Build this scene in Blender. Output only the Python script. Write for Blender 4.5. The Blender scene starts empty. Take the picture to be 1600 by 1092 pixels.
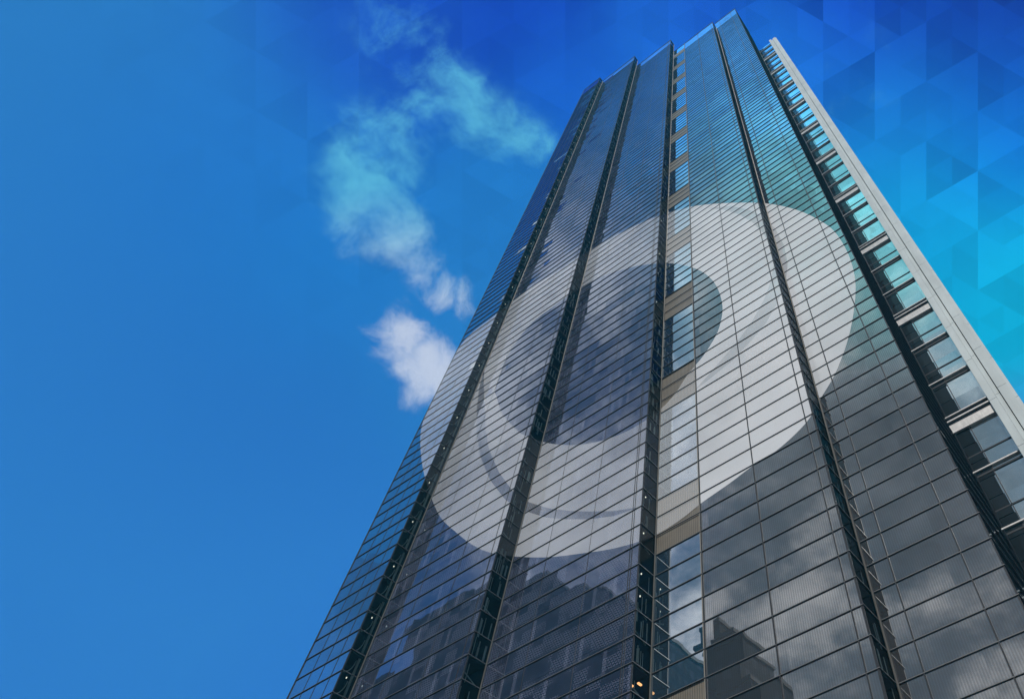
import bpy, bmesh, math, random
from mathutils import Vector, Matrix
from mathutils.geometry import delaunay_2d_cdt
random.seed(7)
scn = bpy.context.scene
COL = scn.collection

# ------------------------------------------------------------------ camera
S = 24.0                 # metres per plan unit
EYE = 1.6
HAZE = .0007
FPX = 1079.217           # focal length for a 1600 px wide frame
CX, CY = 1150.0, 546.0   # principal point (the photograph is an off-centre crop)
R0 = Vector((0.82450318, 0.56173063, -0.06821438))    # camera right
R1 = Vector((-0.50141716, 0.66941013, -0.54815226))   # camera down
R2 = Vector((-0.26225052, 0.48615715, 0.83359216))    # camera forward
cam_d = bpy.data.cameras.new('camera')
cam_d.sensor_fit = 'HORIZONTAL'; cam_d.sensor_width = 36.0
cam_d.lens = FPX / 1600 * 36
cam_d.shift_x = (800 - CX) / 1600
cam_d.clip_start = 0.1; cam_d.clip_end = 5000
cam = bpy.data.objects.new('camera', cam_d); COL.objects.link(cam)
cam.matrix_world = Matrix(((R0.x, -R1.x, -R2.x, 0), (R0.y, -R1.y, -R2.y, 0), (R0.z, -R1.z, -R2.z, EYE), (0, 0, 0, 1)))
scn.camera = cam
scn.view_settings.view_transform = 'Standard'; scn.view_settings.look = 'None'
scn.cycles.max_bounces = 6; scn.cycles.diffuse_bounces = 2; scn.cycles.glossy_bounces = 4; scn.cycles.transparent_max_bounces = 10; scn.cycles.volume_bounces = 0
scn.cycles.use_adaptive_sampling = True; scn.cycles.adaptive_threshold = .015
scn.view_settings.exposure = 0.0; scn.view_settings.gamma = 1.0

def ray(px, py):
    return (R0 * ((px - CX) / FPX) + R1 * ((py - CY) / FPX) + R2)

def lin(r, g, b):
    f = lambda c: ((c / 255 + .055) / 1.055) ** 2.4 if c > 10 else c / 255 / 12.92
    return (f(r), f(g), f(b), 1)

# ------------------------------------------------------------------ sun
SUN_TO = Vector((0.34, -0.70, 0.62)).normalized()
sun_d = bpy.data.lights.new('sun', 'SUN'); sun_d.energy = 4.7; sun_d.angle = math.radians(.5); sun_d.color = (1, .96, .9)
sun = bpy.data.objects.new('sun', sun_d); COL.objects.link(sun)
sun.rotation_euler = SUN_TO.to_track_quat('Z', 'Y').to_euler(); sun.location = (0, 0, 300)

# ------------------------------------------------------------------ sky
class NT:
    """small helper for node trees"""
    def __init__(s, nt): s.nt = nt; nt.nodes.clear()
    def n(s, t, **k):
        o = s.nt.nodes.new(t)
        for a, v in k.items(): setattr(o, a, v)
        return o
    def put(s, sock, v):
        if v is None: return
        if isinstance(v, bpy.types.NodeSocket): s.nt.links.new(v, sock)
        else: sock.default_value = v
    def m(s, op, a, b=None, c=None, clamp=False):
        o = s.n('ShaderNodeMath', operation=op, use_clamp=clamp)
        for i, v in enumerate((a, b, c)): s.put(o.inputs[i], v)
        return o.outputs[0]
    def v(s, op, a, b=None, sc=None):
        o = s.n('ShaderNodeVectorMath', operation=op)
        s.put(o.inputs[0], a)
        if b is not None: s.put(o.inputs[1], b)
        if sc is not None: s.put(o.inputs['Scale'], sc)
        return o.outputs['Value'] if op in ('DOT_PRODUCT', 'LENGTH', 'DISTANCE') else o.outputs['Vector']
    def xyz(s, x, y, z):
        o = s.n('ShaderNodeCombineXYZ')
        for i, v in enumerate((x, y, z)): s.put(o.inputs[i], v)
        return o.outputs[0]
    def sep(s, v):
        o = s.n('ShaderNodeSeparateXYZ'); s.put(o.inputs[0], v); return o.outputs
    def mix(s, f, a, b, bt='MIX'):
        o = s.n('ShaderNodeMix', data_type='RGBA', blend_type=bt)
        s.put(o.inputs[0], f); s.put(o.inputs[6], a); s.put(o.inputs[7], b); return o.outputs[2]
    def noise(s, vec, scale, detail=4, rough=.55, dim='3D', lac=2.0):
        o = s.n('ShaderNodeTexNoise', noise_dimensions=dim); s.put(o.inputs['Vector'], vec)
        o.inputs['Scale'].default_value = scale; o.inputs['Detail'].default_value = detail
        o.inputs['Roughness'].default_value = rough; o.inputs['Lacunarity'].default_value = lac
        return o.outputs
    def rnd(s, vec):
        o = s.n('ShaderNodeTexWhiteNoise', noise_dimensions='3D'); s.put(o.inputs['Vector'], vec); return o.outputs
    def ramp(s, x, lo, hi):
        o = s.n('ShaderNodeMapRange', interpolation_type='SMOOTHSTEP')
        s.put(o.inputs[0], x); o.inputs[1].default_value = lo; o.inputs[2].default_value = hi
        o.inputs[3].default_value = 0; o.inputs[4].default_value = 1; return o.outputs[0]
    def ss(s, x, hi, lo):   # 1 below hi, 0 above lo
        return s.m('SUBTRACT', 1.0, s.ramp(x, hi, lo))

world = bpy.data.worlds.new('World'); scn.world = world; world.use_nodes = True
w = NT(world.node_tree)
geo = w.n('ShaderNodeTexCoord')
D = w.v('NORMALIZE', geo.outputs['Generated'])
dx, dy, dz = w.sep(D)[0:3]
# the sky is laid out by direction, the half behind the viewer like the half before him
behind = w.m('MULTIPLY', w.m('LESS_THAN', dy, -.02), w.m('GREATER_THAN', dx, w.m('MULTIPLY', dy, w.m('ADD', 1.9, w.m('MULTIPLY', w.m('LESS_THAN', dz, .6), .7)))))
A = w.xyz(dx, w.m('MULTIPLY', dy, w.m('SUBTRACT', 1.0, w.m('MULTIPLY', behind, 2.0))), dz)
def dirof(px, py):
    r = ray(px, py).normalized(); return (r.x, r.y, r.z)
# broad colour of the sky: (where, reach, colour)
LOBES = [
    ((60, 60), .22, (40, 120, 197)), ((60, 560), .25, (37, 115, 202)), ((60, 1050), .25, (42, 118, 207)),
    ((420, 1000), .2, (42, 118, 208)), ((380, 620), .2, (30, 102, 192)), ((330, 250), .16, (20, 108, 205)),
    ((560, 30), .12, (14, 66, 196)), ((480, 420), .12, (20, 120, 205)), ((860, 20), .12, (0, 46, 184)), ((900, 130), .08, (16, 98, 216)), ((1010, 60), .07, (26, 112, 224)), ((1230, 110), .08, (22, 112, 220)),
    ((720, 560), .14, (34, 122, 200)), ((800, 330), .12, (26, 116, 200)),
    ((1060, 10), .08, (14, 76, 205)), ((1330, 10), .11, (4, 54, 190)), ((1570, 30), .14, (0, 34, 165)),
    ((1380, 190), .10, (18, 120, 220)), ((1560, 230), .11, (0, 108, 216)), ((1400, 330), .11, (4, 156, 227)), ((1480, 400), .13, (0, 168, 226)),
    ((1580, 480), .13, (2, 184, 226)), ((1610, 680), .07, (60, 150, 222)),
]
# unseen sky behind the viewer, shaped to colour the glass by reflection: broken grey cloud low down, turquoise high up
LOBES_BACK = [
    ((940, 140), .09, (34, 112, 212)), ((1060, 90), .10, (52, 132, 228)), ((1150, 60), .09, (64, 148, 236)), ((1000, 230), .10, (50, 138, 205)),
    ((1180, 190), .10, (84, 184, 240)), ((1250, 330), .11, (140, 235, 240)), ((880, 330), .12, (60, 100, 150)),
    ((1360, 430), .10, (150, 230, 230)), ((1120, 420), .13, (150, 190, 205)), ((960, 420), .14, (74, 92, 128)),
    ((1250, 640), .16, (150, 152, 156)), ((1480, 700), .16, (140, 142, 148)), ((930, 560), .12, (56, 68, 112)), ((820, 700), .12, (104, 106, 124)),
    ((980, 760), .12, (72, 82, 120)), ((1250, 950), .2, (98, 108, 120)), ((850, 980), .2, (34, 46, 92)), ((1500, 1050), .2, (100, 104, 112)),
    ((640, 980), .14, (36, 80, 150)), ((520, 1060), .14, (44, 110, 185)),
]
num = None; den = None
for (p, r, c, hid) in [l + (0,) for l in LOBES] + [l + (1,) for l in LOBES_BACK]:
    d = w.v('DISTANCE', A, dirof(*p))
    g = w.m('EXPONENT', w.m('MULTIPLY', w.m('MULTIPLY', d, d), -1 / (2 * (r * .62) ** 2)))
    g = w.m('MULTIPLY', g, behind if hid else w.m('SUBTRACT', 1.0, w.m('MULTIPLY', behind, .85)))
    cl = lin(*c)[:3]
    cv = w.v('SCALE', cl, sc=g)
    num = cv if num is None else w.v('ADD', num, cv)
    den = g if den is None else w.m('ADD', den, g)
den = w.m('ADD', den, 1e-6)
num = w.v('ADD', num, tuple(1e-6 * c for c in lin(70, 115, 165)[:3]))
sky = w.v('SCALE', num, sc=w.m('DIVIDE', 1.0, den))
# faceted pattern of the sky, strongest in its upper right part
fz = w.m('MAXIMUM', w.v('DOT_PRODUCT', A, tuple(R2)), .05)
u = w.m('MULTIPLY', w.m('DIVIDE', w.v('DOT_PRODUCT', A, tuple(R0)), fz), FPX)
v = w.m('MULTIPLY', w.m('DIVIDE', w.v('DOT_PRODUCT', A, tuple(R1)), fz), FPX)
def facets(cell, ou, ov, seed):
    uu = w.m('DIVIDE', w.m('ADD', u, ou), cell)
    vv = w.m('DIVIDE', w.m('ADD', v, ov), cell * 2 / math.sqrt(3))
    h = w.m('MULTIPLY', uu, .5)
    i = w.m('FLOOR', uu); j = w.m('FLOOR', w.m('ADD', vv, h)); k = w.m('FLOOR', w.m('SUBTRACT', vv, h))
    return w.rnd(w.xyz(w.m('ADD', i, seed), j, k))[0]
t1 = facets(40.3, 25 + 40.3 * 40, 0, .5); t2 = facets(80.6, 25 + 80.6 * 20, 46, 9.5)
tri = w.m('ADD', w.m('MULTIPLY', w.m('SUBTRACT', t1, .5), .16), w.m('MULTIPLY', w.m('SUBTRACT', t2, .5), .32))
msk = w.m('ADD', w.ss(w.v('DISTANCE', A, dirof(1560, 160)), .10, .62), w.m('MULTIPLY', w.ss(w.v('DISTANCE', A, dirof(820, 90)), .15, .55), .42), clamp=True)
amt = w.m('MULTIPLY', tri, msk)
lighter = w.v('ADD', w.v('SCALE', (0.01, 0.06, 0.06), sc=amt), w.v('SCALE', sky, sc=w.m('MULTIPLY', amt, 1.05)))
sky = w.v('MAXIMUM', w.v('ADD', sky, lighter), (0, 0.008, 0.05))
# clouds
warp = w.noise(A, 5.0, 3)[1]
Aw = w.v('ADD', A, w.v('SCALE', w.v('SUBTRACT', warp, (.5, .5, .5)), sc=.11))
cn = w.noise(Aw, 7.0, 9, .66)[0]
CL = [((670, 120), .05, .85), ((700, 165), .07, 1.0), ((735, 200), .06, 1.05), ((790, 215), .045, .85), ((655, 185), .03, .6), ((830, 275), .03, .45),
      ((625, 240), .065, 1.1), ((575, 265), .055, .8), ((600, 310), .065, .95), ((560, 345), .05, .7), ((635, 350), .055, .85), ((665, 400), .04, .8), ((690, 440), .035, .8), ((730, 460), .028, .75),
      ((625, 515), .05, 1.15), ((655, 550), .06, 1.2), ((690, 575), .045, 1.1), ((640, 590), .04, .9), ((600, 530), .035, .9), ((810, 320), .025, .6),
      ((610, 25), .06, .45), ((1350, 130), .07, .35), ((650, 60), .05, .4)]
mk = None
for (p, r, a) in CL:
    q = w.m('MULTIPLY', w.ss(w.v('DISTANCE', Aw, dirof(*p)), r * .05, r * 1.5), a)
    mk = q if mk is None else w.m('MAXIMUM', mk, q)
cden = w.m('MULTIPLY', w.ramp(w.m('ADD', w.m('MULTIPLY', mk, .73), w.m('MULTIPLY', w.m('SUBTRACT', cn, .5), 2.3)), .22, .90), w.m('MULTIPLY', mk, 2.5, clamp=True))
ctint = w.mix(w.ramp(w.v('DISTANCE', A, dirof(650, 590)), .06, .26), lin(212, 220, 240), lin(96, 192, 228))
sky = w.mix(w.m('MULTIPLY', cden, .92), sky, ctint)
# grey broken cloud in the low half of the sky behind the viewer and above the roofs
gn = w.noise(w.v('MULTIPLY', A, (1, 1, 1.6)), 4.2, 9, .6)[0]
gm = w.m('MAXIMUM', w.ss(w.v('DISTANCE', A, dirof(1230, 600)), .06, .34), w.m('MULTIPLY', w.ss(w.v('DISTANCE', A, dirof(1420, 1080)), .2, .7), .62))
gm = w.m('MAXIMUM', gm, w.m('MULTIPLY', w.ss(w.v('DISTANCE', A, dirof(860, 620)), .1, .42), .9))
gm = w.m('MULTIPLY', gm, w.ramp(gn, .43, .62))
back = behind
sky = w.mix(w.m('MULTIPLY', w.m('MULTIPLY', gm, .85), back), sky, lin(218, 212, 210))
gd = w.m('MULTIPLY', w.m('SUBTRACT', gn, .5), w.m('MULTIPLY', back, 3.0))
sky = w.v('SCALE', sky, sc=w.m('MULTIPLY', w.m('ADD', 1.0, gd), w.m('ADD', 1.0, w.m('MULTIPLY', behind, w.m('ADD', .45, w.m('MULTIPLY', w.ramp(dz, .84, .97), .85))))))
nish = w.n('ShaderNodeTexSky', sky_type='NISHITA'); nish.sun_disc = False
nish.sun_elevation = math.asin(SUN_TO.z); nish.sun_rotation = math.atan2(SUN_TO.x, SUN_TO.y)
nish.air_density = 1.2; nish.dust_density = .3; nish.ozone_density = 3
final = w.mix(.97, nish.outputs[0], w.v('SCALE', sky, sc=9.3))
bg = w.n('ShaderNodeBackground'); w.put(bg.inputs[0], final); bg.inputs[1].default_value = .105
wo = w.n('ShaderNodeOutputWorld'); w.nt.links.new(bg.outputs[0], wo.inputs[0])

# ------------------------------------------------------------------ materials
def mat(name):
    m_ = bpy.data.materials.new(name); m_.use_nodes = True
    return m_, NT(m_.node_tree)
def finish(t, sh):
    o = t.n('ShaderNodeOutputMaterial'); t.nt.links.new(sh, o.inputs[0])
def pbr(t, col, rough=.5, metal=0.0, spec=.5, normal=None):
    b = t.n('ShaderNodeBsdfPrincipled')
    t.put(b.inputs['Base Color'], col); t.put(b.inputs['Roughness'], rough); t.put(b.inputs['Metallic'], metal)
    b.inputs['Specular IOR Level'].default_value = spec
    if normal is not None: t.put(b.inputs['Normal'], normal)
    return b.outputs[0]
def simple(name, col, rough=.5, metal=0.0, var=.12, scale=3.0, spec=.5):
    m_, t = mat(name); tc = t.n('ShaderNodeNewGeometry').outputs['Position']
    n_ = t.noise(tc, scale, 5)[0]; n2 = t.noise(t.v('MULTIPLY', tc, (1, 1, .12)), scale * 3, 3)[0]
    f = t.m('ADD', 1.0, t.m('MULTIPLY', t.m('SUBTRACT', t.m('ADD', n_, n2), 1.0), var * 2))
    c = t.v('SCALE', tuple(col[:3]), sc=f)
    finish(t, pbr(t, c, t.m('ADD', rough, t.m('MULTIPLY', t.m('SUBTRACT', n_, .5), .2)), metal, spec))
    return m_

H = 0.0588; Z0 = 0.6226     # spacing and phase of the sunshades, in plan units

def glass_mat(name, base, tint, refl, ior=1.55, wobble=.006, tilt=.006, stripes=0.0, dots=0.0, pane=3.7, x0=0.0, axis=0, trans=0.0):
    """coated glass: dark body behind a mirror whose strength grows towards grazing view"""
    m_, t = mat(name)
    g = t.n('ShaderNodeNewGeometry'); P = g.outputs['Position']; N = g.outputs['Normal']
    px_, py_, pz_ = t.sep(P)[0:3]
    a = px_ if axis == 0 else py_
    zc = t.m('DIVIDE', t.m('SUBTRACT', pz_, EYE + Z0 * S), H * S)
    ci = t.m('FLOOR', t.m('DIVIDE', t.m('SUBTRACT', a, x0 * S), pane)); cj = t.m('FLOOR', zc)
    r_ = t.rnd(t.xyz(ci, cj, 3.3)); rv, rc = r_[0], r_[1]
    wb = t.noise(t.v('MULTIPLY', P, (1, 1, .8)), .55, 3)[1]
    nn = t.v('ADD', N, t.v('ADD', t.v('SCALE', t.v('SUBTRACT', rc, (.5, .5, .5)), sc=tilt * 2), t.v('SCALE', t.v('SUBTRACT', wb, (.5, .5, .5)), sc=wobble * 2)))
    nn = t.v('NORMALIZE', nn)
    fr = t.n('ShaderNodeFresnel'); fr.inputs[0].default_value = ior; t.put(fr.inputs[1], nn)
    fac = t.m('MULTIPLY', t.m('ADD', refl, t.m('MULTIPLY', fr.outputs[0], 1 - refl), clamp=True), t.m('ADD', .84, t.m('MULTIPLY', t.rnd(t.xyz(ci, cj, 8.1))[0], .16)))
    col = t.v('SCALE', tuple(base), sc=t.m('ADD', .75, t.m('MULTIPLY', rv, .5)))
    if stripes:
        s_ = t.m('PINGPONG', t.m('DIVIDE', a, .115), .5)
        sm = t.ramp(s_, .15, .32)
        fac = t.m('MULTIPLY', fac, t.m('SUBTRACT', 1.0, t.m('MULTIPLY', sm, stripes)))
        col = t.v('ADD', col, t.v('SCALE', (.05, .045, .04), sc=t.m('MULTIPLY', sm, stripes)))
    if dots:
        zz = t.m('DIVIDE', pz_, .15); row = t.m('FLOOR', zz)
        aa = t.m('ADD', t.m('DIVIDE', a, .17), t.m('MULTIPLY', row, .5))
        du = t.m('SUBTRACT', t.m('FRACT', aa), .5); dv = t.m('SUBTRACT', t.m('FRACT', zz), .5)
        dd = t.m('SQRT', t.m('ADD', t.m('MULTIPLY', du, du), t.m('MULTIPLY', dv, dv)))
        ring = t.m('MULTIPLY', t.ss(dd, .30, .42), t.ramp(dd, .12, .26))
        blk = t.rnd(t.xyz(t.m('FLOOR', t.m('DIVIDE', a, .9)), t.m('FLOOR', t.m('DIVIDE', pz_, .7)), 1.0))[0]
        big = t.noise(P, .45, 4)[0]
        dm = t.m('MULTIPLY', t.m('MULTIPLY', ring, t.m('ADD', .35, t.ramp(t.m('ADD', big, t.m('MULTIPLY', blk, .35)), .5, .75))), dots)
        col = t.v('ADD', col, t.v('SCALE', (.20, .22, .30), sc=dm))
        # posts and blinds standing behind the glass
        bl = t.rnd(t.xyz(t.m('FLOOR', t.m('DIVIDE', a, .24)), cj, 7.0))[0]
        col = t.v('ADD', col, t.v('SCALE', (.10, .11, .15), sc=t.m('MULTIPLY', t.m('GREATER_THAN', bl, .955), dots)))
        fac = t.m('MULTIPLY', fac, t.m('SUBTRACT', 1.0, t.m('MULTIPLY', dm, .5)))
    d = t.n('ShaderNodeBsdfDiffuse'); t.put(d.inputs[0], col)
    body = d.outputs[0]
    if trans:
        tr = t.n('ShaderNodeBsdfTransparent'); tr.inputs[0].default_value = (.72, .80, .78, 1)
        mx = t.n('ShaderNodeMixShader'); mx.inputs[0].default_value = trans
        t.nt.links.new(body, mx.inputs[1]); t.nt.links.new(tr.outputs[0], mx.inputs[2]); body = mx.outputs[0]
    gl = t.n('ShaderNodeBsdfGlossy'); gl.inputs['Roughness'].default_value = .012
    t.put(gl.inputs[0], tuple(tint) + (1,)); t.put(gl.inputs['Normal'], nn)
    mx = t.n('ShaderNodeMixShader'); t.put(mx.inputs[0], fac)
    t.nt.links.new(body, mx.inputs[1]); t.nt.links.new(gl.outputs[0], mx.inputs[2])
    finish(t, mx.outputs[0])
    return m_

M = {}
M['glass_bronze'] = glass_mat('bronze_coated_glass', (.030, .030, .032), (.92, .95, .95), .38, tilt=.009, wobble=.006, stripes=.22, x0=-.8205)
M['glass_navy'] = glass_mat('navy_coated_glass', (.014, .018, .034), (.58, .65, .75), .40, tilt=.010, wobble=.006, stripes=.0, dots=.42)
M['glass_blue'] = glass_mat('clear_blue_glass', (.02, .035, .06), (.74, .86, .92), .55, tilt=.01)
M['glass_bright'] = glass_mat('bright_clear_glass', (.03, .05, .07), (.9, .97, 1.0), .72, tilt=.008)
M['glass_return'] = glass_mat('return_glass', (.01, .012, .012), (.30, .32, .34), .02, ior=1.2, axis=1, trans=.92, pane=30)
M['glass_wing'] = glass_mat('wing_glass', (.04, .06, .065), (.9, 1.0, 1.0), .6, tilt=.012, pane=3)
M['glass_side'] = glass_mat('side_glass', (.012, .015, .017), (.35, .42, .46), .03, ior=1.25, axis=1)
M['fin_dark'] = simple('dark_anodised_metal', (.012, .016, .024), .45, 0.0, .2, spec=.25)
M['fin_nose'] = simple('silver_nosing', (.10, .10, .10), .55, .3, .2)
M['mullion'] = simple('dark_mullion_metal', (.016, .017, .02), .65, .0, .2, spec=.3)
M['post'] = simple('champagne_corner_post', (.20, .18, .15), .55, .2, .2)
M['stone'] = simple('pale_stone_cladding', (.35, .39, .385), .6, 0, .22, .5)
M['joint'] = simple('dark_joint', (.05, .05, .05), .8)
M['steel'] = simple('brushed_steel_band', (.36, .345, .33), .45, .35, .25)
M['slab'] = simple('dark_interior', (.018, .018, .016), .8)
M['pipe'] = simple('painted_steel_tube', (.42, .42, .36), .5)
M['blind'] = simple('grey_blind', (.42, .41, .36), .8)
M['asphalt'] = simple('asphalt', (.05, .05, .052), .9, 0, .25, 1.5)
M['paving'] = simple('paving', (.28, .27, .26), .85, 0, .15, 1.2)
M['paint'] = simple('road_paint', (.7, .7, .68), .7)
def louvre():
    m_, t = mat('taupe_louvre_metal'); P = t.n('ShaderNodeNewGeometry').outputs['Position']
    x_, y_, z_ = t.sep(P)[0:3]
    s_ = t.ramp(t.m('PINGPONG', t.m('DIVIDE', x_, .13), .5), .1, .4)
    n_ = t.noise(P, 1.3, 5)[0]
    c = t.v('SCALE', (.145, .125, .098), sc=t.m('MULTIPLY', t.m('ADD', .62, t.m('MULTIPLY', s_, .5)), t.m('ADD', .75, t.m('MULTIPLY', n_, .5))))
    finish(t, pbr(t, c, .5, .15)); return m_
M['louvre'] = louvre()
def film(name, op, var=.5):
    m_, t = mat(name)
    P = t.n('ShaderNodeNewGeometry').outputs['Position']
    n_ = t.noise(P, .4, 4)[0]
    d = t.n('ShaderNodeBsdfDiffuse'); d.inputs[0].default_value = (.86, .87, .88, 1)
    tr = t.n('ShaderNodeBsdfTransparent')
    mx = t.n('ShaderNodeMixShader'); t.put(mx.inputs[0], t.m('ADD', op, t.m('MULTIPLY', t.m('SUBTRACT', t.noise(P, .09, 3)[0], .5), var)))  # patchy opacity paints cloud-like shading into the film
    t.nt.links.new(tr.outputs[0], mx.inputs[1]); t.nt.links.new(d.outputs[0], mx.inputs[2]); finish(t, mx.outputs[0]); return m_
M['film'] = film('white_frosted_film', .51); M['film_shadow'] = film('shadow_frosted_film', .36)  # the thinner film imitates soft shadow along the emblem's arcs
M['film_strip'] = film('light_frosted_film', .24, .1)
M['film_left'] = film('white_frosted_film_on_navy', .25, .5); M['film_left_shadow'] = film('shadow_frosted_film_on_navy', .08, .3); M['film_side'] = film('side_frosted_film', .03, .02)
def lampm(name, col, e):
    m_, t = mat(name); em = t.n('ShaderNodeEmission'); em.inputs[0].default_value = col; em.inputs[1].default_value = e
    finish(t, em.outputs[0]); return m_
M['lamp'] = lampm('lit_ceiling_lamp', (1, .95, .8, 1), 1.3)
M['amber'] = lampm('amber_strip_lamp', (1, .45, .18, 1), 2.0)

# ------------------------------------------------------------------ mesh helpers
class MB:
    def __init__(s): s.v = []; s.f = []; s.m = []
    def quad(s, pts, mi=0):
        b = len(s.v); s.v += [tuple(p) for p in pts]; s.f.append(tuple(range(b, b + len(pts)))); s.m.append(mi)
    def box(s, x0, x1, y0, y1, z0, z1, mi=0, front=None, right=None):
        if x0 > x1: x0, x1 = x1, x0
        b = len(s.v)
        s.v += [(x0, y0, z0), (x1, y0, z0), (x1, y1, z0), (x0, y1, z0), (x0, y0, z1), (x1, y0, z1), (x1, y1, z1), (x0, y1, z1)]
        for q, k in (((0, 3, 2, 1), mi), ((4, 5, 6, 7), mi), ((0, 1, 5, 4), mi if front is None else front),
                     ((1, 2, 6, 5), mi if right is None else right), ((2, 3, 7, 6), mi), ((3, 0, 4, 7), mi)):
            s.f.append(tuple(b + i for i in q)); s.m.append(k)
    def tube(s, p, q, r, n=8, mi=0):
        p = Vector(p); q = Vector(q); d = (q - p).normalized()
        a = d.orthogonal().normalized(); c = d.cross(a); b = len(s.v)
        for e in (p, q):
            for i in range(n):
                t_ = 2 * math.pi * i / n; s.v.append(tuple(e + a * (r * math.cos(t_)) + c * (r * math.sin(t_))))
        for i in range(n):
            j = (i + 1) % n; s.f.append((b + i, b + j, b + n + j, b + n + i)); s.m.append(mi)
        s.f.append(tuple(b + i for i in reversed(range(n)))); s.m.append(mi)
        s.f.append(tuple(b + n + i for i in range(n))); s.m.append(mi)
    def build(s, name, mats, parent=None, smooth=False):
        me = bpy.data.meshes.new(name); me.from_pydata(s.v, [], s.f)
        if not isinstance(mats, (list, tuple)): mats = [mats]
        for m_ in mats: me.materials.append(m_)
        me.polygons.foreach_set('material_index', s.m)
        if smooth: me.polygons.foreach_set('use_smooth', [True] * len(s.f))
        me.update()
        o = bpy.data.objects.new(name, me); COL.objects.link(o)
        if parent: o.parent = parent; o.matrix_parent_inverse = parent.matrix_world.inverted()
        return o
def thing(name, label, cat, loc=(0, 0, 0), group=None):
    o = bpy.data.objects.new(name, None); COL.objects.link(o); o.location = loc; o.empty_display_size = .5
    o['label'] = label; o['category'] = cat
    if group: o['group'] = group
    bpy.context.view_layer.update(); return o
def structure(o): o['kind'] = 'structure'; return o

# ------------------------------------------------------------------ the ground
b = MB(); b.quad([(-2500, -2500, 0), (2500, -2500, 0), (2500, 2500, 0), (-2500, 2500, 0)])
structure(b.build('ground', M['asphalt']))
b = MB(); b.box(-75, 22, 12.5, 80, .004, .14); structure(b.build('pavement', M['paving']))
b = MB(); b.box(-75, 60, -24, -6, .004, .14); structure(b.build('pavement', M['paving']))
b = MB()
for i in range(-20, 20): b.box(i * 4.5, i * 4.5 + 2.2, 3.9, 4.05, .004, .008)
structure(b.build('road_marking', M['paint']))

# ------------------------------------------------------------------ the tower
Y = [.8410, .8888, .9442, 1.0, 1.0615]; YW = 1.33
XL = -1.925
XR = [-1.7038, -1.2652, -.8205, -.3540, -.1152]      # right edge of bay k (convex corner), also the return wall behind it
TOP = [7.95, 7.97, 7.68, 7.29, 7.55]; TOPW = 6.58
def W(x, y, z=None): return (x * S, y * S) if z is None else (x * S, y * S, EYE + z * S)
zw = lambda z: EYE + z * S
GZ = .14
tower = thing('office_tower', 'tall stepped glass office tower with horizontal sunshades and a pale round emblem on its front', 'building', (-25, 30, 0))
xl = [XL] + XR[:-1]
GL = ['glass_blue', 'glass_navy', 'glass_navy', 'glass_bronze', 'glass_bronze']
BR = []          # taupe louvre zones in bay 3: three pane rows out of every nine
k = -1
while Z0 + k * H < 7.2: BR.append((k, k + 3)); k += 9
X5 = -.6870
for i in range(5):
    b = MB()
    x0 = xl[i] if i != 3 else X5
    b.quad([(x0 * S, Y[i] * S, GZ), (XR[i] * S, Y[i] * S, GZ), (XR[i] * S, Y[i] * S, zw(TOP[i])), (x0 * S, Y[i] * S, zw(TOP[i]))])
    o = b.build('curtain_wall', M[GL[i]], tower)
    if i in (1, 2): o['label'] = 'dark navy curtain wall with dotted glass'
    if i == 0: o['label'] = 'clear blue glass bay at the left edge'
# strip of bright glass and louvre panels beside the deep corner of bay 3
for j, (a, c) in enumerate(BR):
    z0 = max(zw(Z0 + a * H), GZ); z1 = zw(Z0 + c * H)
    b = MB(); b.box(xl[3] * S + .05, X5 * S - .03, Y[3] * S + .04, Y[3] * S + .3, z0, z1)
    for q in range(3):      # recessed frames round each panel
        za = z0 + (z1 - z0) * q / 3; zb = z0 + (z1 - z0) * (q + 1) / 3
    o = b.build('louvre_panel', M['louvre'], tower)
    nz = BR[j + 1][0] if j + 1 < len(BR) else None
    z2 = zw(Z0 + nz * H) if nz is not None else zw(TOP[3])
    b = MB(); b.quad([(xl[3] * S, Y[3] * S, z1), (X5 * S, Y[3] * S, z1), (X5 * S, Y[3] * S, min(z2, zw(TOP[3]))), (xl[3] * S, Y[3] * S, min(z2, zw(TOP[3])))])
    b.build('window', M['glass_bright'], tower)
b = MB(); b.box(xl[3] * S + .01, xl[3] * S + .06, Y[3] * S - .03, Y[3] * S, GZ, zw(TOP[3])); b.box(X5 * S - .10, X5 * S - .04, Y[3] * S - .03, Y[3] * S, GZ, zw(TOP[3]))
b.build('trim_strip', M['post'], tower)
def lamps(ends, par):
    for p, q_ in ends:
        lb = MB(); lb.tube(p, q_, .035, 8); lb.build('ceiling_lamp', M['lamp'], par)
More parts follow.
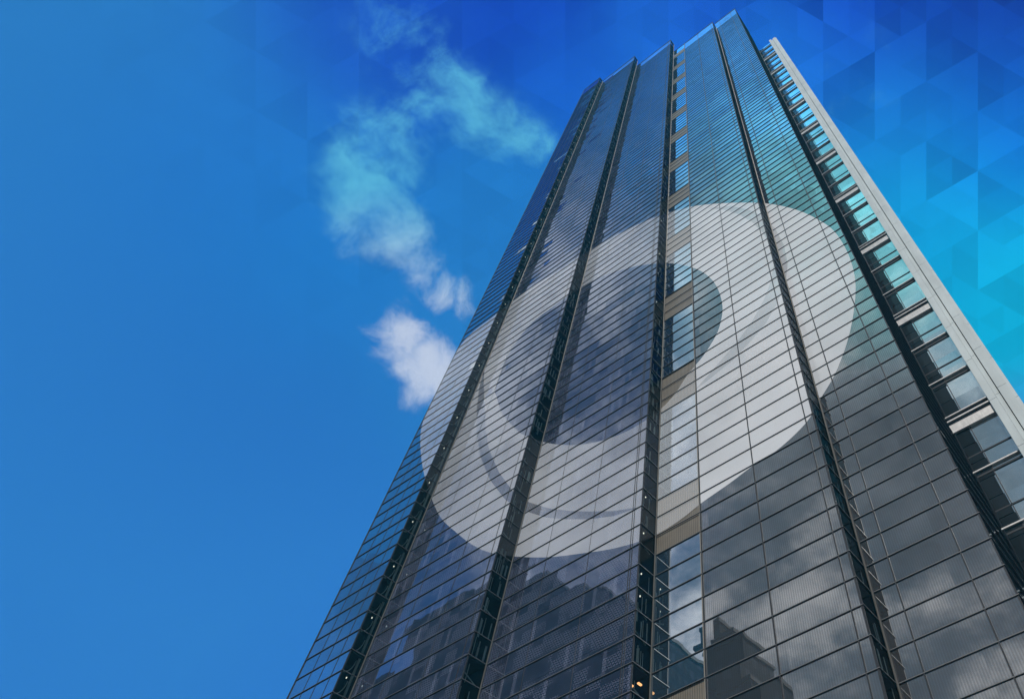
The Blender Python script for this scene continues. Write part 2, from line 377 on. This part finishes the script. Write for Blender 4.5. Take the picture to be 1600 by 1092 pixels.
# return walls: see-through panes with a narrow room behind
for i in range(5):
    ya = Y[i] * S; yb = (Y[i + 1] if i < 4 else YW) * S; x = XR[i] * S
    t1_ = zw(TOP[i])
    b = MB(); b.quad([(x, ya, GZ), (x, yb, GZ), (x, yb, t1_), (x, ya, t1_)])
    o = b.build('return_wall', M['glass_side'] if i == 4 else M['glass_return'], tower)
    if i < 4:
        b = MB(); b.box(x - 1.3, x - 1.25, ya + .08, yb, GZ, t1_ - .1)
        b.box(x - 1.25, x - .02, yb - .05, yb - .01, GZ, t1_ - .1)
        b.box(x - 1.25, x - .02, ya + .03, ya + .08, GZ, t1_ - .1)
        kk = -9
        while Z0 + kk * H < TOP[i] - H:
            z = zw(Z0 + kk * H)
            if z > .5: b.box(x - 1.25, x - .03, ya + .08, yb - .05, z - .12, z + .10)
            kk += 3
        b.build('side_room', M['slab'], o)
    # pale corner post in the re-entrant corner
    b = MB(); r_ = .045 if i < 3 else .06
    b.tube((x + r_ + .01, yb - r_ - .01, GZ), (x + r_ + .01, yb - r_ - .01, t1_ if i < 4 else zw(TOPW)), r_, 8)
    b.build('corner_post', M['post'] if i != 4 else M['mullion'], tower, True)
    if i == 0:
        b = MB(); lampb = []
        for q in range(-9, 126):
            z = Z0 + q * H
            if zw(z) < 1 or z + H > TOP[0]: continue
            za, zb = zw(z), zw(z + H); xm = x - .35
            for s_ in range(5):   # curved brace in each storey height
                f0, f1 = s_ / 5, (s_ + 1) / 5
                cy = lambda f: ya + .2 + (yb - ya - .55) * math.sin(f * math.pi / 2)
                cz = lambda f: za + .15 + (zb - za - .4) * (1 - math.cos(f * math.pi / 2))
                b.tube((xm, cy(f0), cz(f0)), (xm, cy(f1), cz(f1)), .035, 6)
            if q % 3 == 0:
                bb = MB(); bb.box(x - .5, x - .04, ya + .15, yb - .45, za + .04, za + .10); bb.build('light_bar', M['steel'], o)
            if q % 3 == 1: lampb.append(((x - .2, ya + .55, zb - .22), (x - .2, ya + .55, zb - .14)))
        b.tube((x - .3, yb - .22, GZ), (x - .3, yb - .22, zw(TOP[0]) - 1), .085, 8)
        b.build('brace', M['pipe'], o, True); lamps(lampb, o)
    elif i < 4:
        b = MB(); lampb = []
        for q in range(-9, 122):
            z = Z0 + q * H
            if zw(z) < 1 or z + H > TOP[i]: continue
            za, zb = zw(z), zw(z + H); rr = random.random()
            n = 7
            for s_ in range(n):
                if random.random() < (.62 if rr < .5 else .25):
                    yy = ya + .12 + (yb - ya - .25) * s_ / n
                    dep = random.choice((.12, .3, .6))
                    b.box(x - dep - .02, x - dep, yy, yy + random.choice((.04, .07, .13)), za + random.random() * .35, zb - .13 - random.random() * .2)
            if rr > .6: b.tube((x - .3, ya + .1, za + .35 + .4 * rr), (x - .3, yb - .1, za + .2), .03, 6)
            if random.random() < .16 and i == 2: lampb.append(((x - .2, ya + .5, zb - .26), (x - .2, ya + .5, zb - .19)))
        b.build('window_blind', M['blind'], o)
        lamps(lampb, o)
        if i == 2:
            b = MB(); zq = zw(Z0 + 3 * H)
            b.box(x - .3, x - .2, ya + .75, ya + 1.0, zq - .62, zq - .55); b.box(x - .3, x - .2, ya + .2, ya + .4, zq - .95, zq - .88)
            b.build('light_strip', M['amber'], o)
# fins: one horizontal sunshade per level, wrapping the whole stepped front
PF, TF = .062, .032
lv = []; q = -10
while Z0 + q * H < 7.95:
    lv.append(q); q += 1
rest = MB(); nb = 0
def fin(b, q):
    z = Z0 + q * H; za, zb = zw(z) - TF, zw(z)
    for i in range(5):
        lim = TOP[i] - (.22 if i < 3 else .3)
        if z > lim: continue
        yy = Y[i] * S
        b.box(xl[i] * S + (PF if i else -.03), XR[i] * S + PF, yy - PF, yy - .001, za, zb, 0, 1, 1)
        yb = (Y[i + 1] if i < 4 else YW) * S
        if i < 4: b.box(XR[i] * S + .001, XR[i] * S + PF, yy, yb - (.001 if TOP[i + 1] > z else 0) - PF * 0, za, zb, 0, 0, 1)
        else: b.box(XR[i] * S + .001, XR[i] * S + PF, yy, yb - .01, za, zb, 0, 0, 1)
for q in lv:
    if zw(Z0 + q * H) < 3: continue
    if nb < 100 and q >= -1:
        b = MB(); fin(b, q); b.build('sunshade', [M['fin_dark'], M['fin_nose']], tower); nb += 1
    else: fin(rest, q)
o = rest.build('sunshade', [M['fin_dark'], M['fin_nose']], tower); o['kind'] = 'stuff'
# vertical mullions
def mull(x, y, top, wd=.06, pr=.05):
    b = MB(); b.box(x * S - wd / 2, x * S + wd / 2, y * S - pr, y * S - .002, GZ, zw(top)); b.build('mullion', M['mullion'], tower)
for x in (X5, -.5320, -.3765): mull(x, Y[3], TOP[3])
mull(XR[3] - .002, Y[3], TOP[3], .07, .03)
for x in (-.3031, -.1732): mull(x, Y[4], TOP[4])
for x in (XR[2] - .022, XR[2] - .028): mull(x, Y[2], TOP[2], .03, .03)
for x in (XR[2] - .16, XR[2] - .31): mull(x, Y[2], TOP[2], .025, .02)
for x in (XR[1] - .022,): mull(x, Y[1], TOP[1], .035, .03)
for x in (XR[1] - .15, XR[1] - .30): mull(x, Y[1], TOP[1], .025, .02)
for x in (XR[0] - .045, XR[0] - .10, XR[0] - .155): mull(x, Y[0], TOP[0], .025, .02)
for i in range(5):
    if i == 0:
        b = MB(); b.box(XL * S - .03, XL * S + .03, Y[0] * S - .05, Y[0] * S + .3, GZ, zw(TOP[0])); b.build('corner_mullion', M['mullion'], tower)
    b = MB(); b.box(XR[i] * S - .05, XR[i] * S + .015, Y[i] * S - .02, Y[i] * S + .05, GZ, zw(TOP[i])); b.build('corner_mullion', M['mullion'], tower)
# parapets
for i in range(5):
    yb = (Y[i + 1] if i < 4 else YW) * S
    b = MB(); b.box(xl[i] * S + (.06 if i else -.06), XR[i] * S + .06, Y[i] * S - .06, Y[i] * S + .4, zw(TOP[i]) - .12, zw(TOP[i]) + .12)
    b.box(XR[i] * S - .3, XR[i] * S + .061, Y[i] * S + .4, yb - (.07 if i < 4 else 0), zw(TOP[i]) - .12, zw(TOP[i]) + .118)
    b.build('parapet_cap', M['mullion'], tower)
# small roof equipment
b = MB()
for k_, (fx, hh) in enumerate(((-1.40, 1.6), (-1.385, 2.3), (-1.36, 1.3))):
    b.tube((fx * S, Y[1] * S + .3, zw(TOP[1])), (fx * S, Y[1] * S + .3, zw(TOP[1]) + hh), .05, 6)
b.tube((-1.405 * S, Y[1] * S + .3, zw(TOP[1]) + 1.2), (-1.355 * S, Y[1] * S + .3, zw(TOP[1]) + 1.2), .04, 6)
b.build('roof_antenna', M['mullion'], tower)
# body behind the front (side, back and roof walls)
b = MB()
for i in range(5):
    zt = zw(TOP[i]) - 1.5; x0 = xl[i] * S; x1 = XR[i] * S - 1.4; yf = Y[i] * S + .45
    b.box(x0 + .02, x1, yf, 70, GZ, zt)
b.build('rear_wall', M['glass_side'], tower)

# ---- the side wing
wing_z = zw(TOPW); yw = YW * S; xa = XR[4] * S; xg = .0055 * S
b = MB(); b.quad([(xa, yw, GZ), (xg, yw, GZ), (xg, yw, wing_z), (xa, yw, wing_z)])
wg = b.build('wing_glass', M['glass_wing'], tower)
b = MB(); b.box(xa, .07 * S, yw + .35, 70, GZ, wing_z - .3); b.build('wing_body', M['slab'], tower)
q = -8.5 - 6
nq = 0
while Z0 + q * H < TOPW - .1:
    z = zw(Z0 + q * H)
    if z > 2:
        if nq % 3 == 0:
            b = MB()
            b.box(xa + .02, xg - .02, yw - .22, yw - .01, z - .80, z - .12, 0)     # deep pale band
            b.box(xa + .02, xg - .02, yw - .34, yw - .01, z + .10, z + .20, 0)
            b.box(xa + .02, xg - .02, yw - .34, yw - .01, z + .52, z + .60, 0)
            b.build('steel_band', M['steel'], wg)
            b = MB(); b.box(xa + .02, xg - .02, yw - .20, yw - .005, z - .119, z + .099); b.box(xa + .02, xg - .02, yw - .20, yw - .005, z + .201, z + .519)
            b.build('shadow_gap', M['fin_dark'], wg)
        else:
            b = MB(); b.box(xa + .02, xg - .02, yw - .16, yw - .005, z - .05, z + .04); b.build('transom', M['steel'], wg)
            b = MB(); b.box(xa + .02, xg - .02, yw - .07, yw - .005, z - .42, z - .30); b.build('transom', M['mullion'], wg)
            b = MB(); b.box(xa + .02, xg - .02, yw - .05, yw - .005, z + 1.2, z + 1.28); b.build('transom', M['mullion'], wg)
    q += 3; nq += 1
mx_ = -.0690 * S
b = MB(); b.box(mx_ - .03, mx_ + .03, yw - .05, yw - .004, GZ, wing_z); b.build('mullion', M['mullion'], tower)
# dark panels standing in for the main block's reflection, jagged like saw teeth
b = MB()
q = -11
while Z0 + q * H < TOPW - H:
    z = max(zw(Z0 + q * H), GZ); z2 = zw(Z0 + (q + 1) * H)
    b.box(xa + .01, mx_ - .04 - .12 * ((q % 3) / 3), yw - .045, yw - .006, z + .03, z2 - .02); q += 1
b.build('reflection_panel', M['glass_side'], wg)
# pale cladding of the pier at the right edge
def clad(name, x0, x1, y0, y1, off):
    q = -14.5 + off
    while Z0 + q * H < TOPW:
        z = zw(Z0 + q * H); z2 = min(zw(Z0 + (q + 3) * H), wing_z + .4)
        if z2 > .3:
            b = MB(); b.box(x0, x1, y0, y1, max(z, GZ) + .012, z2 - .012); b.build(name, M['stone'], pier)
        q += 3
b = MB(); b.box(xg + .03, .0715 * S, yw + .02, yw + 12, GZ, wing_z + .3)
pier = b.build('pier', M['joint'], tower)
clad('cladding_panel', xg, .0250 * S, yw - .45, yw + .01, 0)
clad('cladding_panel', .0256 * S, .0372 * S, yw - .18, yw + .012, .35)
clad('cladding_panel', .0395 * S, .0640 * S, yw - .30, yw + .011, .6)
clad('cladding_panel', .0643 * S, .0720 * S, yw - .12, yw + .013, -.3)

# ------------------------------------------------------------------ the emblem on the front
OUTER = [(657,700),(663,742),(677,785),(690,810),(711,830),(740,852),(773,865),(819,870),(860,870),(904,865),(962,856),(1017,839),(1060,814),(1097,785),(1140,755),(1176,728),(1212,705),(1244,677),(1266,652),(1284,620),(1303,588),(1318,552),(1329,515),(1335,479),(1337,447),(1332,416),(1320,386),(1301,359),(1274,341),(1244,328),(1204,319),(1159,317),(1102,320),(1060,328),(1017,342),(978,360),(938,382),(905,401),(875,422),(843,441),(813,462),(770,495),(733,524),(706,560),(688,598),(672,632),(659,666)]
HOLE = [(774,609),(776,620),(784,645),(796,660),(814,677),(836,686),(852,691),(870,694),(904,695),(938,689),(965,680),(989,669),(1016,652),(1040,632),(1058,611),(1074,586),(1099,556),(1119,524),(1127,500),(1129,479),(1124,457),(1114,439),(1096,424),(1074,416),(1052,412),(1029,412),(1000,415),(972,422),(943,431),(915,445),(886,463),(858,484),(837,500),(819,518),(800,545),(785,575)]
CR1 = [(1105,326),(1131,328),(1156,336),(1176,348),(1193,365),(1205,388),(1209,413),(1205,439),(1193,470),(1176,501),(1155,530),(1131,558),(1106,587),(1080,615),(1112,590),(1145,563),(1172,535),(1197,505),(1215,473),(1228,440),(1231,412),(1225,383),(1211,357),(1192,338),(1170,328),(1142,322)]  # crescents where thinner film draws the emblem's soft shadow
CR2 = [(757,575),(756,600),(757,632),(759,668),(764,702),(780,738),(802,768),(828,785),(858,794),(890,798),(921,799),(960,798),(1000,792),(960,806),(921,811),(885,811),(852,808),(820,798),(790,781),(766,750),(750,712),(745,675),(745,640),(749,605)]
def dense(pl, k=3):
    o = []
    for i in range(len(pl)):
        a, c = pl[i], pl[(i + 1) % len(pl)]
        for j in range(k): o.append((a[0] + (c[0] - a[0]) * j / k, a[1] + (c[1] - a[1]) * j / k))
    return o
def smooth(pl):
    n = len(pl); o = []
    for i in range(n):
        p0, p1, p2, p3 = (Vector(pl[(i + d) % n]) for d in (-1, 0, 1, 2))
        for t in (0, .25, .5, .75):
            v_ = .5 * ((2 * p1) + (-p0 + p2) * t + (2 * p0 - 5 * p1 + 4 * p2 - p3) * t * t + (-p0 + 3 * p1 - 3 * p2 + p3) * t ** 3)
            o.append((v_.x, v_.y))
    return o
def inside(p, pl):
    c = False; n = len(pl); j = n - 1; x, y = p
    for i in range(n):
        if (pl[i][1] > y) != (pl[j][1] > y) and x < (pl[j][0] - pl[i][0]) * (y - pl[i][1]) / (pl[j][1] - pl[i][1]) + pl[i][0]: c = not c
        j = i
    return c
SH = {'outer': smooth(OUTER), 'hole': smooth(HOLE), 'c1': dense(CR1, 2), 'c2': dense(CR2, 2)}
def film_face(plane, val, u0, u1, ztop, own=None):
    """outline of the emblem laid out on one wall; plane 'y': main wall, 'x': return wall"""
    polys = []
    for key in ('outer', 'hole', 'c1', 'c2'):
        pl = []
        for (px_, py_) in SH[key]:
            r = ray(px_, py_)
            if plane == 'y': t = val / r.y; pl.append((r.x * t, r.z * t))
            else:
                t = val / r.x if abs(r.x) > 1e-4 else 0
                pl.append((r.y * t, r.z * t))
        polys.append(pl)
    if plane == 'x':
        for pl in polys:
            if min(a for a, c in pl) <= 0: return None
    rect = [(u0, 0), (u1, 0), (u1, ztop), (u0, ztop)]
    vs = []; es = []
    for pl in polys + [rect]:
        b_ = len(vs); n = len(pl); vs += [Vector(p) for p in pl]; es += [(b_ + i, b_ + (i + 1) % n) for i in range(n)]
    vo, eo, fo, _, _, _ = delaunay_2d_cdt(vs, es, [], 0, 1e-6)
    b = MB()
    for f in fo:
        c = sum((vo[i] for i in f), Vector((0, 0))) / len(f)
        if not (u0 < c.x < u1 and 0 < c.y < ztop): continue
        if not inside(c, polys[0]) or inside(c, polys[1]): continue
        mi = 1 if inside(c, polys[2]) or inside(c, polys[3]) else 0
        if plane == 'y': b.quad([(vo[i].x, val - .010 / S, vo[i].y) for i in f], mi)
        else: b.quad([(val + .010 / S, vo[i].x, vo[i].y) for i in f], 0)
    if not b.v: return None
    b.v = [(p[0] * S, p[1] * S, EYE + p[2] * S) for p in b.v]
    o = b.build('emblem_film', [M[k_] for k_ in own] if own else ([M['film'], M['film_shadow']] if val > .97 else [M['film_left'], M['film_left_shadow']]) if plane == 'y' else M['film_side'], tower); o['label'] = 'pale translucent swirl emblem fixed on the glass'
    return o
for i in range(5):
    if i == 3:
        film_face('y', Y[i], xl[i], X5, TOP[i], ['film_strip', 'film_strip']); film_face('y', Y[i], X5, XR[i], TOP[i])
    else: film_face('y', Y[i], xl[i], XR[i], TOP[i])
    if i < 4: film_face('x', XR[i], Y[i], Y[i + 1], TOP[i])

# ------------------------------------------------------------------ haze added to tint the upper tower blue
b = MB(); b.box(-330, 140, -110, 100, -1, 200)
hm, t = mat('tint_haze'); pv = t.n('ShaderNodeVolumePrincipled'); pv.inputs['Density'].default_value = HAZE
pv.inputs['Color'].default_value = (.12, .72, 1, 1)
ho = t.n('ShaderNodeOutputMaterial'); t.nt.links.new(pv.outputs[0], ho.inputs[1])
tint_haze = b.build('tint_haze', hm); tint_haze['kind'] = 'stuff'

# ------------------------------------------------------------------ neighbours across the street (seen mirrored in the glass)
def window_wall(name, base, glass, px_, pz_, lit=.03):
    m_, t = mat(name); g = t.n('ShaderNodeNewGeometry'); P = g.outputs['Position']; x_, y_, z_ = t.sep(P)[0:3]
    a = t.m('ADD', x_, y_)
    ua = t.m('FRACT', t.m('DIVIDE', a, px_)); va = t.m('FRACT', t.m('DIVIDE', z_, pz_))
    win = t.m('MULTIPLY', t.m('MULTIPLY', t.m('GREATER_THAN', ua, .25), t.m('LESS_THAN', ua, .8)), t.m('MULTIPLY', t.m('GREATER_THAN', va, .3), t.m('LESS_THAN', va, .85)))
    rv = t.rnd(t.xyz(t.m('FLOOR', t.m('DIVIDE', a, px_)), t.m('FLOOR', t.m('DIVIDE', z_, pz_)), 2.0))[0]
    c = t.mix(win, tuple(base) + (1,), t.mix(rv, tuple(glass) + (1,), (glass[0] * 3, glass[1] * 3, glass[2] * 3, 1)))
    finish(t, pbr(t, c, t.m('SUBTRACT', .92, t.m('MULTIPLY', win, .1)), 0.0, .04)); return m_
M['nb1'] = window_wall('dark_brick_facade', (.008, .011, .022), (.005, .007, .014), 2.4, 3.4)
M['nb2'] = window_wall('grey_concrete_facade', (.045, .047, .047), (.022, .024, .028), 3.0, 3.6)
M['nb3'] = window_wall('slate_facade', (.06, .065, .07), (.02, .03, .04), 2.0, 3.2)
def neighbour(name, label, blocks, m_):
    x0, x1, y0, y1, h = blocks[0]
    t = thing(name, label, 'building', ((x0 + x1) / 2, (y0 + y1) / 2, 0))
    for bl in blocks:
        b = MB(); b.box(bl[0], bl[1], bl[2], bl[3], 0 if bl is blocks[0] else blocks[0][4], bl[4]); wl = b.build('wall', m_, t)
        b = MB()
        for a_ in range(4):
            pass
        b.box(bl[0] - .3, bl[1] + .3, bl[2] - .3, bl[3] + .3, bl[4], bl[4] + .8); b.build('roof', M['slab'], wl)
    return t
NB = True
if NB:
    neighbour('office_block', 'dark masonry block with small windows, mirrored low in the navy glass', [(-240, -84, -80, -55, 94), (-190, -104, -78, -56, 116), (-170, -122, -76, -57, 130)], M['nb1'])
    neighbour('stepped_tower', 'grey stepped tower mirrored beside the louvre panels', [(-73, -60.5, -70, -55, 74), (-72, -63, -68, -55.5, 83), (-71, -66.5, -67, -56, 87)], M['nb2'])
